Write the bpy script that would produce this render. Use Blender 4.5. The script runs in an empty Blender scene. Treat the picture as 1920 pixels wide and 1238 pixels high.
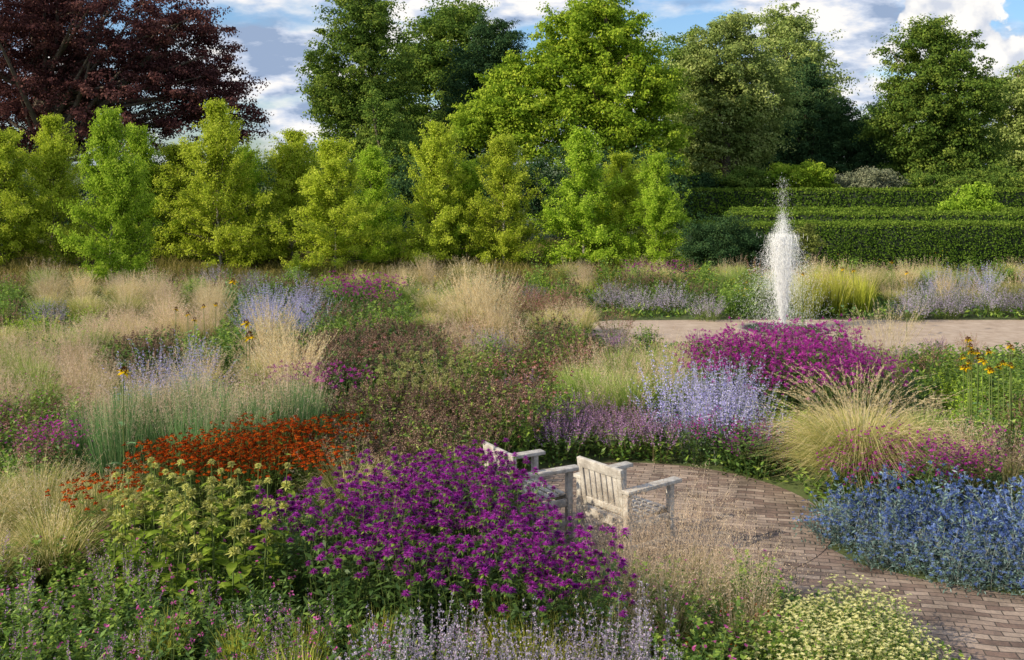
import bpy, bmesh, math, numpy as np
from mathutils import Vector, Euler, kdtree
R=np.random.default_rng(7)
sc=bpy.context.scene; C=sc.collection
F=2027.;H=3.6;HY=300.
def g(px,py,z=0.):
    Y=(H-z)*F/(py-HY); return ((px-960)*Y/F,Y)
def unit(a): return a/np.maximum(np.linalg.norm(a,axis=-1,keepdims=True),1e-9)
def U(a,b,*s): return R.uniform(a,b,s if s else None)
def rn(*s): return R.standard_normal(s)

class MB:
    def __init__(s): s.V=[];s.Q=[];s.A=[];s.M=[];s.n=0
    def add(s,V,Q,v,m=0):
        V=np.asarray(V,float).reshape(-1,3); Q=np.asarray(Q,int).reshape(-1,4)
        s.V.append(V); s.Q.append(Q+s.n); s.A.append(np.broadcast_to(np.asarray(v,float),(len(V),)).copy()); s.M.append(np.full(len(Q),m)); s.n+=len(V)
    def leaf(s,P,D,N,L,W,v,m=0,mid=.45):
        n=len(P)
        if n==0: return
        D=unit(D); S=unit(np.cross(D,N)); N=np.cross(S,D)
        L=np.broadcast_to(L,(n,))[:,None]; W=np.broadcast_to(W,(n,))[:,None]
        c=P+D*L*mid+N*W*.12
        V=np.stack([P,c+S*W/2,P+D*L,c-S*W/2],1)
        Q=np.arange(n*4).reshape(n,4)
        s.add(V,Q,np.repeat(np.broadcast_to(v,(n,)),4),m)
    def ribbon(s,P,W,v,m=0,S=None):
        n,k,_=P.shape
        if S is None:
            a=U(0,6.283,n); S=np.stack([np.cos(a),np.sin(a),np.zeros(n)],1)
        W=np.broadcast_to(W,(n,k))[...,None]
        V=np.stack([P-S[:,None]*W/2,P+S[:,None]*W/2],2).reshape(-1,3)
        b=(np.arange(n)*2*k)[:,None]+(np.arange(k-1)*2)[None]
        Q=np.stack([b,b+1,b+3,b+2],-1)
        v=np.asarray(v,float)
        if v.ndim<2: v=np.repeat(np.broadcast_to(v,(n,))[:,None],k,1)
        s.add(V,Q,np.repeat(v.ravel(),2),m)
    def tubes(s,P,r,v=.5,m=0,k=6):
        n,c,_=P.shape; r=np.broadcast_to(r,(n,c))
        T=unit(P[:,-1]-P[:,0]); e1,e2=frame(T)
        a=np.arange(k)/k*2*np.pi
        ring=np.cos(a)[None,:,None]*e1[:,None]+np.sin(a)[None,:,None]*e2[:,None]
        V=P[:,:,None]+ring[:,None]*r[...,None,None]
        b=(np.arange(n)*c*k)[:,None,None]+(np.arange(c-1)*k)[None,:,None]
        i=np.arange(k)[None,None]; j=(i+1)%k
        Q=np.stack([b+i,b+j,b+k+j,b+k+i],-1)
        s.add(V,Q,v,m)
    def box(s,c,sz,rx=0,ry=0,rz=0,v=.5,m=0):
        x,y,z=[t/2 for t in sz]
        V=np.array([[-x,-y,-z],[x,-y,-z],[x,y,-z],[-x,y,-z],[-x,-y,z],[x,-y,z],[x,y,z],[-x,y,z]])
        Mx=np.array(Euler((rx,ry,rz)).to_matrix()); V=V@Mx.T+np.array(c)
        s.add(V,[[0,3,2,1],[4,5,6,7],[0,1,5,4],[1,2,6,5],[2,3,7,6],[3,0,4,7]],v,m)
    def mesh(s,name,mats,smooth=False):
        me=bpy.data.meshes.new(name)
        V=np.concatenate(s.V);Q=np.concatenate(s.Q);A=np.concatenate(s.A);Mi=np.concatenate(s.M)
        me.vertices.add(len(V)); me.vertices.foreach_set('co',V.astype(np.float32).ravel())
        me.loops.add(len(Q)*4); me.loops.foreach_set('vertex_index',Q.astype(np.int32).ravel())
        me.polygons.add(len(Q)); me.polygons.foreach_set('loop_start',(np.arange(len(Q))*4).astype(np.int32))
        me.polygons.foreach_set('material_index',Mi.astype(np.int32))
        if smooth: me.polygons.foreach_set('use_smooth',np.ones(len(Q),bool))
        me.update(calc_edges=True)
        at=me.attributes.new('v','FLOAT','POINT'); at.data.foreach_set('value',A.astype(np.float32))
        for m in (mats if isinstance(mats,(list,tuple)) else [mats]): me.materials.append(m)
        return me
def frame(D):
    a=np.where(np.abs(D[:,2:3])<.9,np.array([[0,0,1.]]),np.array([[1.,0,0]]))
    e1=unit(np.cross(D,a)); return e1,np.cross(D,e1)

# ---------------- materials
def NT(name):
    m=bpy.data.materials.new(name); m.use_nodes=True; nt=m.node_tree; nt.nodes.clear(); return m,nt
def ramp(nt,cols,pos=None):
    r=nt.nodes.new('ShaderNodeValToRGB'); n=len(cols); e=r.color_ramp.elements
    while len(e)<n: e.new(.5)
    for i,c in enumerate(cols):
        e[i].position=(pos[i] if pos else i/(n-1)); e[i].color=(*c,1)
    return r
def mat(name,cols,tr=.3,gloss=False,var=.25,G=1.):
    m,nt=NT(name); N=nt.nodes; L=nt.links
    cols=[tuple(min(.92,x*G) for x in c) for c in cols]
    a=N.new('ShaderNodeAttribute'); a.attribute_name='v'
    r=ramp(nt,cols); L.new(a.outputs['Fac'],r.inputs[0])
    oi=N.new('ShaderNodeObjectInfo'); mr=N.new('ShaderNodeMapRange'); mr.inputs[3].default_value=1-var; mr.inputs[4].default_value=1+var
    L.new(oi.outputs['Random'],mr.inputs[0])
    hs=N.new('ShaderNodeHueSaturation'); L.new(r.outputs[0],hs.inputs['Color']); L.new(mr.outputs[0],hs.inputs['Value'])
    if gloss:
        p=N.new('ShaderNodeBsdfPrincipled'); p.inputs['Roughness'].default_value=.5; p.inputs['Specular IOR Level'].default_value=.35; L.new(hs.outputs[0],p.inputs['Base Color'])
    else:
        p=N.new('ShaderNodeBsdfDiffuse'); L.new(hs.outputs[0],p.inputs['Color'])
    o=N.new('ShaderNodeOutputMaterial')
    if tr>0:
        t=N.new('ShaderNodeBsdfTranslucent'); L.new(hs.outputs[0],t.inputs['Color'])
        mx=N.new('ShaderNodeMixShader'); mx.inputs[0].default_value=tr
        L.new(p.outputs[0],mx.inputs[1]); L.new(t.outputs[0],mx.inputs[2]); L.new(mx.outputs[0],o.inputs[0])
    else: L.new(p.outputs[0],o.inputs[0])
    return m
def noisemat(name,cols,scale=5,detail=8,bump=.3,rough=.9,scale2=None):
    m,nt=NT(name); N=nt.nodes; L=nt.links
    tc=N.new('ShaderNodeTexCoord'); n=N.new('ShaderNodeTexNoise'); n.inputs['Scale'].default_value=scale; n.inputs['Detail'].default_value=detail
    n.inputs['Roughness'].default_value=.7
    L.new(tc.outputs['Object'],n.inputs[0]); r=ramp(nt,cols,[.3+.4*i/(len(cols)-1) for i in range(len(cols))]); L.new(n.outputs[0],r.inputs[0])
    p=N.new('ShaderNodeBsdfPrincipled'); p.inputs['Roughness'].default_value=rough; L.new(r.outputs[0],p.inputs['Base Color'])
    n2=N.new('ShaderNodeTexNoise'); n2.inputs['Scale'].default_value=scale2 or scale*8; n2.inputs['Detail'].default_value=4; L.new(tc.outputs['Object'],n2.inputs[0])
    b=N.new('ShaderNodeBump'); b.inputs['Strength'].default_value=bump; b.inputs['Distance'].default_value=.02; L.new(n2.outputs[0],b.inputs['Height']); L.new(b.outputs[0],p.inputs['Normal'])
    o=N.new('ShaderNodeOutputMaterial'); L.new(p.outputs[0],o.inputs[0]); return m
M={}
g1=2.1
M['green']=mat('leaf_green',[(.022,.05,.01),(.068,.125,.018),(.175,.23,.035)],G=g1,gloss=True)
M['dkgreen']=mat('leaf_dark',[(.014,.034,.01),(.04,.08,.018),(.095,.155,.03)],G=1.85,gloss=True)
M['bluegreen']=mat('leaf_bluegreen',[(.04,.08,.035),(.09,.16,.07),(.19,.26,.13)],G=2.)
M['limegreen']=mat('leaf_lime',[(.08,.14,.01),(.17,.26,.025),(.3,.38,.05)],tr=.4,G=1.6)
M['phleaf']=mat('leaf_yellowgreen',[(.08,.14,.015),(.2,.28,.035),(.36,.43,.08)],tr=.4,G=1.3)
M['olive']=mat('leaf_olive',[(.05,.065,.015),(.11,.13,.03),(.2,.22,.06)],G=1.75)
M['stem']=mat('stem_green',[(.08,.12,.03),(.18,.22,.07)],tr=.1,G=1.2)
M['brownstem']=mat('stem_brown',[(.12,.09,.05),(.24,.19,.1)],tr=.1)
M['silver']=mat('stem_silver',[(.24,.27,.23),(.44,.45,.42)],tr=.15)
M['purple']=mat('petal_purple',[(.16,.01,.16),(.34,.03,.33),(.57,.11,.55)],tr=.35,G=1.12)
M['magenta']=mat('petal_magenta',[(.17,.013,.14),(.36,.032,.26),(.55,.12,.43)],tr=.35,G=1.12)
M['purplecore']=mat('core_purple',[(.05,.008,.05),(.13,.03,.1)],tr=0)
M['orange']=mat('petal_orange',[(.22,.02,.005),(.52,.062,.008),(.84,.22,.02)],tr=.3)
M['browncore']=mat('core_brown',[(.06,.02,.006),(.14,.055,.015)],tr=0)
M['yellow']=mat('petal_yellow',[(.8,.5,.01),(.88,.66,.02)],tr=.3,var=.1)
M['cream']=mat('petal_cream',[(.7,.66,.24),(.9,.87,.46)],tr=.3,var=.1)
M['phlomis']=mat('whorl_yellowgreen',[(.3,.32,.06),(.5,.5,.14),(.7,.67,.28)],tr=.3,G=1.1)
M['whorlold']=mat('whorl_faded',[(.2,.22,.07),(.34,.35,.13),(.5,.47,.22)],tr=.3,G=1.1)
M['blue']=mat('bract_blue',[(.035,.05,.16),(.075,.13,.34),(.22,.3,.52)],tr=.2,G=1.15)
M['blueleaf']=mat('leaf_seaholly',[(.07,.12,.09),(.14,.22,.19),(.27,.36,.36)],tr=.2,G=1.1)
M['lav']=mat('floret_lavender',[(.3,.27,.56),(.48,.44,.76),(.65,.61,.86)],tr=.3,G=1.15)
M['greylav']=mat('floret_greylavender',[(.26,.21,.29),(.41,.34,.46),(.58,.51,.61)],tr=.3,G=1.15)
M['salvia']=mat('floret_salvia',[(.26,.12,.26),(.48,.27,.5),(.66,.44,.64)],tr=.3)
M['pink']=mat('floret_pink',[(.45,.08,.28),(.68,.18,.45)],tr=.3)
M['brownhead']=mat('seedhead_brown',[(.08,.045,.035),(.21,.13,.095),(.4,.28,.2)],tr=.15)
M['redhead']=mat('seedhead_red',[(.24,.08,.08),(.42,.19,.17),(.6,.38,.32)],tr=.2)
M['straw']=mat('grass_straw',[(.5,.38,.18),(.74,.59,.34),(.88,.78,.54)],tr=.4,G=1.05)
M['pinkstraw']=mat('grass_pinkstraw',[(.46,.32,.2),(.68,.51,.35),(.86,.7,.52)],tr=.4,G=1.06)
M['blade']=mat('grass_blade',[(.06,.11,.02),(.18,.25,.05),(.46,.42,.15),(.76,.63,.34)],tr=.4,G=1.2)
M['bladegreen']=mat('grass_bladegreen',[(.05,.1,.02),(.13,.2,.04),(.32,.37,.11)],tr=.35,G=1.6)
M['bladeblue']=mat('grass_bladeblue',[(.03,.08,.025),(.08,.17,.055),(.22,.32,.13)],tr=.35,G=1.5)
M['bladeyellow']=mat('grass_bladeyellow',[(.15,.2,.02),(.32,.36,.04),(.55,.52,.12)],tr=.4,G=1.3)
M['meadow']=mat('meadow_blades',[(.06,.07,.015),(.19,.17,.04),(.4,.31,.13)],tr=.3,G=1.3)
M['birch']=mat('birch_leaf',[(.12,.17,.012),(.28,.34,.03),(.5,.52,.08)],tr=.48,var=.1,G=1.65)
M['birchgreen']=mat('birch_leaf_green',[(.1,.17,.012),(.23,.34,.028),(.44,.52,.075)],tr=.48,var=.1,G=1.65)
M['maple']=mat('maple_leaf',[(.06,.11,.01),(.16,.235,.02),(.34,.38,.045)],tr=.38,var=.05,G=1.85)
M['beech']=mat('beech_leaf',[(.035,.07,.014),(.09,.145,.025),(.21,.255,.045)],tr=.32,var=.1,G=1.75)
M['goldtree']=mat('goldtree_leaf',[(.07,.11,.03),(.18,.23,.06),(.38,.41,.15)],tr=.32,var=.1,G=1.65)
M['dktree']=mat('darktree_leaf',[(.014,.035,.014),(.032,.065,.025),(.068,.11,.035)],tr=.2,var=.1,G=1.75)
M['copper']=mat('copper_leaf',[(.03,.014,.015),(.08,.033,.033),(.19,.09,.075)],tr=.28,var=.05,G=1.3)
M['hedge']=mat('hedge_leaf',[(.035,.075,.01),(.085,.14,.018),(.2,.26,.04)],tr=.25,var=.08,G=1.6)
M['greyshrub']=mat('greyshrub_leaf',[(.12,.14,.08),(.2,.22,.13),(.3,.3,.2)],tr=.2)
M['bark']=noisemat('bark',[(.05,.04,.028),(.13,.1,.075),(.2,.16,.12)],6,8,.6)
M['birchbark']=noisemat('birch_bark',[(.12,.09,.06),(.4,.36,.3),(.58,.54,.48)],9,6,.4)
M['core']=noisemat('hedge_core',[(.008,.016,.005),(.015,.03,.008)],8)
M['wood']=noisemat('weathered_wood',[(.26,.225,.19),(.5,.455,.4),(.74,.7,.63)],9,8,.35,.85,70)
M['stone']=noisemat('stone',[(.2,.17,.14),(.34,.3,.26)],10,8,.3)

# ---------------- object helpers
def tag(o,label=None,cat=None,group=None,kind=None):
    if label:o['label']=label
    if cat:o['category']=cat
    if group:o['group']=group
    if kind:o['kind']=kind
    return o
def new(name,me,parent=None):
    o=bpy.data.objects.new(name,me); C.objects.link(o)
    if parent is not None:o.parent=parent
    return o
# ---------------- plant geometry helpers
def curves(n,R0,R1,Hh,hv=.25,k=5,pw=1.6,arch=0.,wig=.01,edge=.18):
    th=U(0,6.283,n); r=np.sqrt(U(0,1,n)); c=np.stack([np.cos(th),np.sin(th)],1)
    b=c*(R0*r)[:,None]; tp=c*(R1*r)[:,None]+rn(n,2)*R1*.12
    h=Hh*(1-hv*U(0,1,n)-edge*r*r)
    t=np.linspace(0,1,k)
    xy=b[:,None]+(tp-b)[:,None]*(t**pw)[None,:,None]
    ar=arch*(.4+.6*r)*U(.6,1.2,n)
    z=h[:,None]*(t[None]*(1+ar[:,None])-ar[:,None]*1.15*t[None]**2.4)
    P=np.concatenate([xy,z[...,None]],-1); P[:,1:]+=rn(n,k-1,3)*wig
    return P
def samp(P,idx,t):
    k=P.shape[1]; f=np.clip(t,0,1)*(k-1); i=np.minimum(f.astype(int),k-2); w=(f-i)[:,None]
    a=P[idx,i];b=P[idx,i+1]; return a*(1-w)+b*w, unit(b-a)
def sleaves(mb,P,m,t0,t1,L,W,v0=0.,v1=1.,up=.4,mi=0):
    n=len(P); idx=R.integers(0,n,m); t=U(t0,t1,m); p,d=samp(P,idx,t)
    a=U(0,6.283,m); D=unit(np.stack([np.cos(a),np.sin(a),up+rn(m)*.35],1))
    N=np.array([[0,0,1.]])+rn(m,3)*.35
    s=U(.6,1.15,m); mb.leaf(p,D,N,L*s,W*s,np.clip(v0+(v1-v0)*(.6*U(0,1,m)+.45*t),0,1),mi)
def star(mb,P,D,r,k,tilt,w,mi=0,vlo=0,vhi=1):
    n=len(P); D=unit(D); e1,e2=frame(D)
    a=(np.arange(k)/k*6.283)[None]+U(0,6.28,n,1)+rn(n,k)*.15
    rad=np.cos(a)[...,None]*e1[:,None]+np.sin(a)[...,None]*e2[:,None]
    t=(tilt+rn(n,k)*.22)[...,None]
    d=rad*np.cos(t)+D[:,None]*np.sin(t); N=D[:,None]*np.cos(t)-rad*np.sin(t)
    v=np.clip(vlo+(vhi-vlo)*(U(0,1,n,1)*.5+U(0,1,n,k)*.5),0,1)
    mb.leaf(np.repeat(P,k,0),d.reshape(-1,3),N.reshape(-1,3),(r*U(.8,1.15,n*k)),w,v.ravel(),mi)
def ball(mb,P,r,m,L,W,mi=0,sq=1.,vlo=0,vhi=1):
    n=len(P); u=unit(rn(n*m,3)); u[:,2]*=sq
    p=np.repeat(P,m,0)+u*r*.6; mb.leaf(p,u+rn(n*m,3)*.3,rn(n*m,3),L*U(.7,1.2,n*m),W,U(vlo,vhi,n*m),mi)
def spike(mb,P,t0,m,r,L,W,mi=0,up=.5,whorl=0,vlo=0,vhi=1):
    n=len(P); idx=np.repeat(np.arange(n),m); f=U(0,1,n*m)
    if whorl: f=(np.floor(f*whorl)+.5+rn(n*m)*.14)/whorl
    f=np.clip(f,0,1); t=t0+(1-t0)*f; p,d=samp(P,idx,t); tp=(1-.75*f)
    a=U(0,6.283,n*m); rad=np.stack([np.cos(a),np.sin(a),np.zeros(n*m)],1)
    D=unit(rad+d*(up+rn(n*m)[:,None]*.3)); mb.leaf(p+rad*(r*tp*U(.2,1,n*m))[:,None],D,rn(n*m,3),L*tp*U(.8,1.2,n*m)+L*.2,W,U(vlo,vhi,n*m),mi)
def haze(mb,P,t0,m,spread,L,W,mi=0):
    n=len(P); idx=np.repeat(np.arange(n),m); t=t0+(1-t0)*U(0,1,n*m)**.8; p,d=samp(P,idx,t)
    p=p+rn(n*m,3)*spread*(1.25-t)[:,None]; D=rn(n*m,3)+np.array([[0,0,.8]])
    mb.leaf(p,D,rn(n*m,3),L*U(.5,1.4,n*m),W,U(0,1,n*m),mi)

PR={}
def proto(key,name,cat,parts): PR.setdefault(key,[]).append(dict(name=name,cat=cat,parts=parts))
def wid(n,k,w): return np.broadcast_to(np.linspace(w,w*.35,k),(n,k))
def herb(key,name,leafm,headfn,headm,nv=2,n=26,R0=.12,R1=.36,Hh=.9,ln=350,L=.08,W=.03,lt=(.05,.85),stemm='stem',sw=.006,up=.4,hv=.25,cat='flowering plant',hname='flower_heads',low=0,edge=.18):
    for _ in range(nv):
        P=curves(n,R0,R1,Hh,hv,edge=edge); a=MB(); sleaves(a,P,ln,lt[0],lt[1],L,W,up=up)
        if low:
            m=low; th=U(0,6.28,m); rr=R1*1.05*np.sqrt(U(0,1,m)); p=np.stack([rr*np.cos(th),rr*np.sin(th),U(.02,.4,m)*Hh],1)
            a.leaf(p,np.stack([np.cos(th),np.sin(th),U(-.2,1,m)],1)+rn(m,3)*.5,np.array([[0,0,1.]])+rn(m,3)*.4,L*U(.7,1.2,m),W,U(0,.8,m))
        s=MB(); s.ribbon(P,wid(n,5,sw),U(0,1,n))
        parts=[('leaves',a.mesh('leaves',M[leafm]),1),('stems',s.mesh('stems',M[stemm]),1)]
        if headfn:
            h=MB(); headfn(h,P); parts.append((hname,h.mesh(hname,[M[x] for x in headm]),1))
        proto(key,name,cat,parts)
def tip(P): return P[:,-1],unit(P[:,-1]-P[:,-2]+np.array([[0,0,.15]]))
def farbee(h,P):
    p,d=tip(P); star(h,p,d,.04,8,.1,.022,0); star(h,p+d*.012,d,.026,4,.8,.015,0,.3,1)
hm=[]
for i in range(3):
    h=MB(); P0=np.zeros((1,3)); D0=np.array([[0,0,1.]])
    star(h,P0,D0,.038,17,.0,.0095,0); star(h,P0+[[0,0,.007]],D0,.032,13,.3,.0085,0,.2,1); star(h,P0+[[0,0,.009]],D0,.019,8,.9,.008,0,.3,1)
    ball(h,P0+[[0,0,.006]],.012,22,.011,.008,1); star(h,P0-[[0,0,.01]],D0,.04,5,-.25,.016,2)
    hm.append(h.mesh('flower_head',[M['purple'],M['purplecore'],M['green']]))
for _ in range(4):
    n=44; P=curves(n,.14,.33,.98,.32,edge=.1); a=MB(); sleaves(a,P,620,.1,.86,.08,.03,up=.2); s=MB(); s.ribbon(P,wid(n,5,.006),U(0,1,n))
    p,d=tip(P); d=unit(d+np.array([[0,0,2.2]])); ins=[]
    for i in range(n):
        q=Vector(d[i]).to_track_quat('Z','Y').to_euler(); ins.append((tuple(p[i]),(q.x,q.y,q.z),float(U(.75,1.25)),i%3))
    PR.setdefault('beenear',[]).append(dict(name='bee_balm_plant',cat='flowering plant',parts=[('leaves',a.mesh('leaves',M['dkgreen']),1),('stems',s.mesh('stems',M['stem']),1)],ins=ins))
herb('beemag','bee_balm_plant','dkgreen',farbee,['magenta','purplecore'],n=54,R0=.2,R1=.46,Hh=1.0,ln=380,L=.09,W=.035,hv=.25,edge=.1)
def helen(h,P):
    p,d=tip(P); n=len(p); star(h,p,unit(d+[[0,0,1.6]]),.027,9,-.12,.016,0); ball(h,p+d*.006,.011,8,.014,.013,1)
herb('helen','helenium_plant','green',helen,['orange','browncore'],nv=3,n=115,R0=.2,R1=.36,Hh=.88,ln=420,L=.08,W=.02,hv=.2,edge=.08)
def catm(h,P): spike(h,P,.42,48,.017,.018,.011,0,whorl=9)
herb('catmint','catmint_plant','olive',catm,['greylav'],nv=3,n=20,R0=.12,R1=.24,Hh=.84,ln=460,L=.035,W=.02,stemm='silver',lt=(.02,.7),hname='flower_spikes',hv=.42,sw=.004)
def sal(h,P): spike(h,P,.5,34,.013,.017,.011,0,whorl=12)
herb('salpink','salvia_plant','green',sal,['salvia'],n=52,R0=.2,R1=.4,Hh=.62,ln=620,L=.06,W=.022,stemm='brownstem',lt=(.02,.65),hname='flower_spikes',hv=.35)
herb('saldark','salvia_plant','green',lambda h,P:spike(h,P,.5,30,.014,.018,.012,0,whorl=9),['redhead'],n=40,R0=.2,R1=.4,Hh=.8,ln=480,L=.07,W=.028,stemm='brownstem',lt=(.02,.6),hname='flower_spikes',hv=.35)
def perov(h,P): spike(h,P,.3,46,.028,.026,.011,0,whorl=14,up=.7)
herb('perov','russian_sage_plant','bluegreen',perov,['lav'],nv=3,n=34,R0=.15,R1=.5,Hh=1.1,ln=200,L=.045,W=.014,stemm='silver',lt=(.02,.5),hname='flower_spikes',hv=.4,sw=.006,low=160)
def brown(h,P):
    p,d=tip(P); n=len(p)
    for k in range(3): ball(h,p-d*(.0+.022*k),.014,9,.019,.014,0,1)
herb('brownh','agastache_plant','green',brown,['brownhead'],nv=3,n=74,R0=.22,R1=.44,Hh=.85,ln=880,L=.06,W=.03,stemm='brownstem',lt=(.1,.94),hname='seed_heads',hv=.38)
herb('brownd','dark_seedhead_plant','dkgreen',brown,['brownhead'],nv=2,n=74,R0=.25,R1=.5,Hh=.9,ln=760,L=.08,W=.04,stemm='brownstem',lt=(.1,.93),hname='seed_heads',hv=.38)
def dots(h,P):
    p,d=tip(P[::2]); star(h,p,d,.016,6,.3,.014,0)
herb('geran','cranesbill_plant','green',dots,['pink'],nv=3,n=26,R0=.2,R1=.36,Hh=.6,ln=1000,L=.045,W=.03,lt=(.1,.97),low=260,hv=.5)
herb('gerdk','leafy_plant','dkgreen',None,None,nv=3,n=26,R0=.2,R1=.36,Hh=.55,ln=1000,L=.06,W=.024,lt=(.1,1),low=260,hv=.5,cat='plant')
herb('spire','speedwell_plant','green',lambda h,P:spike(h,P,.7,22,.008,.013,.009,0),['salvia'],nv=2,n=24,R0=.15,R1=.3,Hh=.72,ln=700,L=.06,W=.018,lt=(.05,.8),hv=.45,hname='flower_spikes')
herb('gmix','leafy_plant','green',dots,['pink'],nv=3,n=34,R0=.22,R1=.42,Hh=.8,ln=700,L=.06,W=.026,lt=(.1,1),low=150,hv=.4,cat='plant')
herb('gpale','leafy_plant','bluegreen',dots,['cream'],nv=2,n=40,R0=.22,R1=.42,Hh=.75,ln=650,L=.06,W=.022,lt=(.1,1),low=120,hv=.4,cat='plant')
herb('lime','leafy_plant','limegreen',None,None,nv=2,n=30,R0=.15,R1=.42,Hh=.72,ln=1100,L=.05,W=.02,lt=(.15,1),low=200,hv=.3,cat='plant',edge=.4)
herb('bushg','leafy_plant','green',None,None,nv=2,n=30,R0=.2,R1=.5,Hh=.85,ln=1300,L=.07,W=.035,lt=(.15,1),low=200,hv=.3,cat='plant',edge=.4)
herb('dian','pink_plant','bladegreen',lambda h,P:(ball(h,tip(P)[0],.012,8,.018,.012,0)),['pink'],nv=3,n=16,R0=.12,R1=.3,Hh=1.0,ln=70,L=.12,W=.006,lt=(.02,.6),sw=.0038,hv=.5)
herb('lowbr','low_foliage_plant','olive',lambda h,P:ball(h,tip(P)[0],.01,3,.025,.016,0),['orange'],nv=2,n=16,R0=.16,R1=.3,Hh=.3,ln=650,L=.045,W=.028,lt=(.1,1),low=260,hv=.5)
def cream(h,P):
    p,d=tip(P); star(h,p,unit(d+[[0,0,.6]]),.018,7,.15,.0105,0)
herb('cream','tickseed_plant','green',cream,['cream'],nv=3,n=135,R0=.2,R1=.33,Hh=.48,ln=1400,L=.032,W=.01,lt=(.1,1),low=200,hv=.22,sw=.003,edge=.5)
def ery(h,P):
    n=len(P); m=5; idx=np.repeat(np.arange(n),m); p,d=samp(P,idx,U(.55,1,n*m)); p=p+rn(n*m,3)*.045; d=unit(rn(n*m,3)*.7+[[0,0,1]])
    star(h,p,d,.027,8,.25,.008,0); ball(h,p,.011,9,.012,.009,0)
herb('ery','sea_holly_plant','blueleaf',ery,['blue'],nv=3,n=32,R0=.14,R1=.42,Hh=.64,ln=640,L=.05,W=.014,stemm='silver',lt=(.2,.98),low=260,hv=.5,edge=.4)
herb('eryp','sea_holly_plant','blueleaf',lambda h,P:(star(h,tip(P)[0],tip(P)[1],.025,8,.25,.007,0)),['blue'],nv=2,n=60,R0=.14,R1=.32,Hh=.42,ln=600,L=.045,W=.014,stemm='silver',lt=(.1,.95),low=260,hv=.4,edge=.45)
def aster(h,P):
    n=len(P); m=6; idx=np.repeat(np.arange(n),m); p,d=samp(P,idx,U(.78,1,n*m)); p=p+rn(n*m,3)*.03; star(h,p,unit(rn(n*m,3)*.3+[[0,0,1]]),.018,7,.2,.011,0)
herb('aster','aster_plant','dkgreen',aster,['magenta'],nv=2,n=30,R0=.16,R1=.38,Hh=.82,ln=620,L=.06,W=.022,low=120)
herb('darkpur','salvia_plant','dkgreen',lambda h,P:(spike(h,P,.6,26,.022,.022,.016,0)),['purple'],nv=2,n=32,R0=.18,R1=.38,Hh=.66,ln=800,L=.08,W=.042,low=160,hv=.4,hname='flower_spikes')
herb('mauve','lavender_mound_plant','olive',lambda h,P:spike(h,P,.4,22,.02,.028,.014,0),['greylav'],nv=2,n=120,R0=.3,R1=.6,Hh=.85,ln=420,L=.05,W=.016,lt=(.02,.8),hname='flower_spikes',hv=.2,edge=.5)
herb('redm','seedhead_mound_plant','olive',lambda h,P:spike(h,P,.6,16,.022,.026,.014,0),['redhead'],nv=2,n=64,R0=.3,R1=.55,Hh=.8,ln=640,L=.05,W=.018,stemm='brownstem',lt=(.02,.9),hname='seed_heads',hv=.25,edge=.45)
def echi(h,P):
    p,d=tip(P); star(h,p,d,.042,11,-.6,.014,0); ball(h,p+d*.006,.022,14,.016,.012,1,.8)
herb('echi','coneflower_plant','green',echi,['redhead','browncore'],nv=2,n=16,R0=.15,R1=.33,Hh=1.05,ln=320,L=.09,W=.03,lt=(.02,.65),hv=.4)
herb('gold','yellow_daisy_plant','bladegreen',lambda h,P:star(h,tip(P)[0],tip(P)[1],.025,8,0,.012,0),['yellow'],nv=2,n=14,R0=.2,R1=.42,Hh=.95,ln=520,L=.08,W=.02,hv=.45)

def grass(key,name,bm,hm_,nv=2,nb=420,R0=.09,R1=.5,Hb=.8,bw=.006,arch=.7,ns=60,Rs=.45,Hs=1.1,sm='straw',mode='plume',hz=(40,.03,.03,.004),t0=.7,hv=.3,sarch=.1,vt=.75,sw=.0035,edge=.18):
    for _ in range(nv):
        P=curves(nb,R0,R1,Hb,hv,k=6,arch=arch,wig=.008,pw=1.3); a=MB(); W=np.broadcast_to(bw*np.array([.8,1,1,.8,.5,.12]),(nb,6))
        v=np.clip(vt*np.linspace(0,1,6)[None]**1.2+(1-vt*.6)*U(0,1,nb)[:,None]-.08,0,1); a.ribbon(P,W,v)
        parts=[('blades',a.mesh('blades',M[bm]),1)]
        if ns:
            S=curves(ns,R0*.8,Rs,Hs,hv,k=6,arch=sarch,wig=.01,pw=1.5,edge=edge); s=MB(); s.ribbon(S,wid(ns,6,sw),U(0,1,ns)); parts.append(('stems',s.mesh('stems',M[sm]),1))
            h=MB()
            if mode=='plume': spike(h,S,t0,hz[0],hz[1],hz[2],hz[3],0,up=2.2)
            else: haze(h,S,t0,hz[0],hz[1],hz[2],hz[3],0)
            parts.append(('seed_heads',h.mesh('seed_heads',M[hm_]),1))
        proto(key,name,'ornamental grass',parts)
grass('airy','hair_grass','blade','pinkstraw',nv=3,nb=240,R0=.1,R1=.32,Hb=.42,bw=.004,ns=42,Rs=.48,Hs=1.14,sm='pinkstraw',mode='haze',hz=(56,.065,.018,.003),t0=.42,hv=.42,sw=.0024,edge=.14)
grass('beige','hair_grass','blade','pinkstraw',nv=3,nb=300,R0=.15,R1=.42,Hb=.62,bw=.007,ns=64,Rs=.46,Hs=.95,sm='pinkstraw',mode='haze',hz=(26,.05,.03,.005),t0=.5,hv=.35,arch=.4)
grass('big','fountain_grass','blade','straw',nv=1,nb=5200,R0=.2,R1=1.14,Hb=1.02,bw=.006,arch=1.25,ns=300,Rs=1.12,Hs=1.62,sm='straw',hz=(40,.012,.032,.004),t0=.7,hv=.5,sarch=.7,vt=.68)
grass('feather','feather_grass','blade','straw',nv=2,nb=420,R0=.12,R1=.5,Hb=.75,bw=.007,arch=.6,ns=180,Rs=.6,Hs=1.55,sm='straw',hz=(28,.014,.05,.006),t0=.6,hv=.35,sarch=.15)
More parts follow.
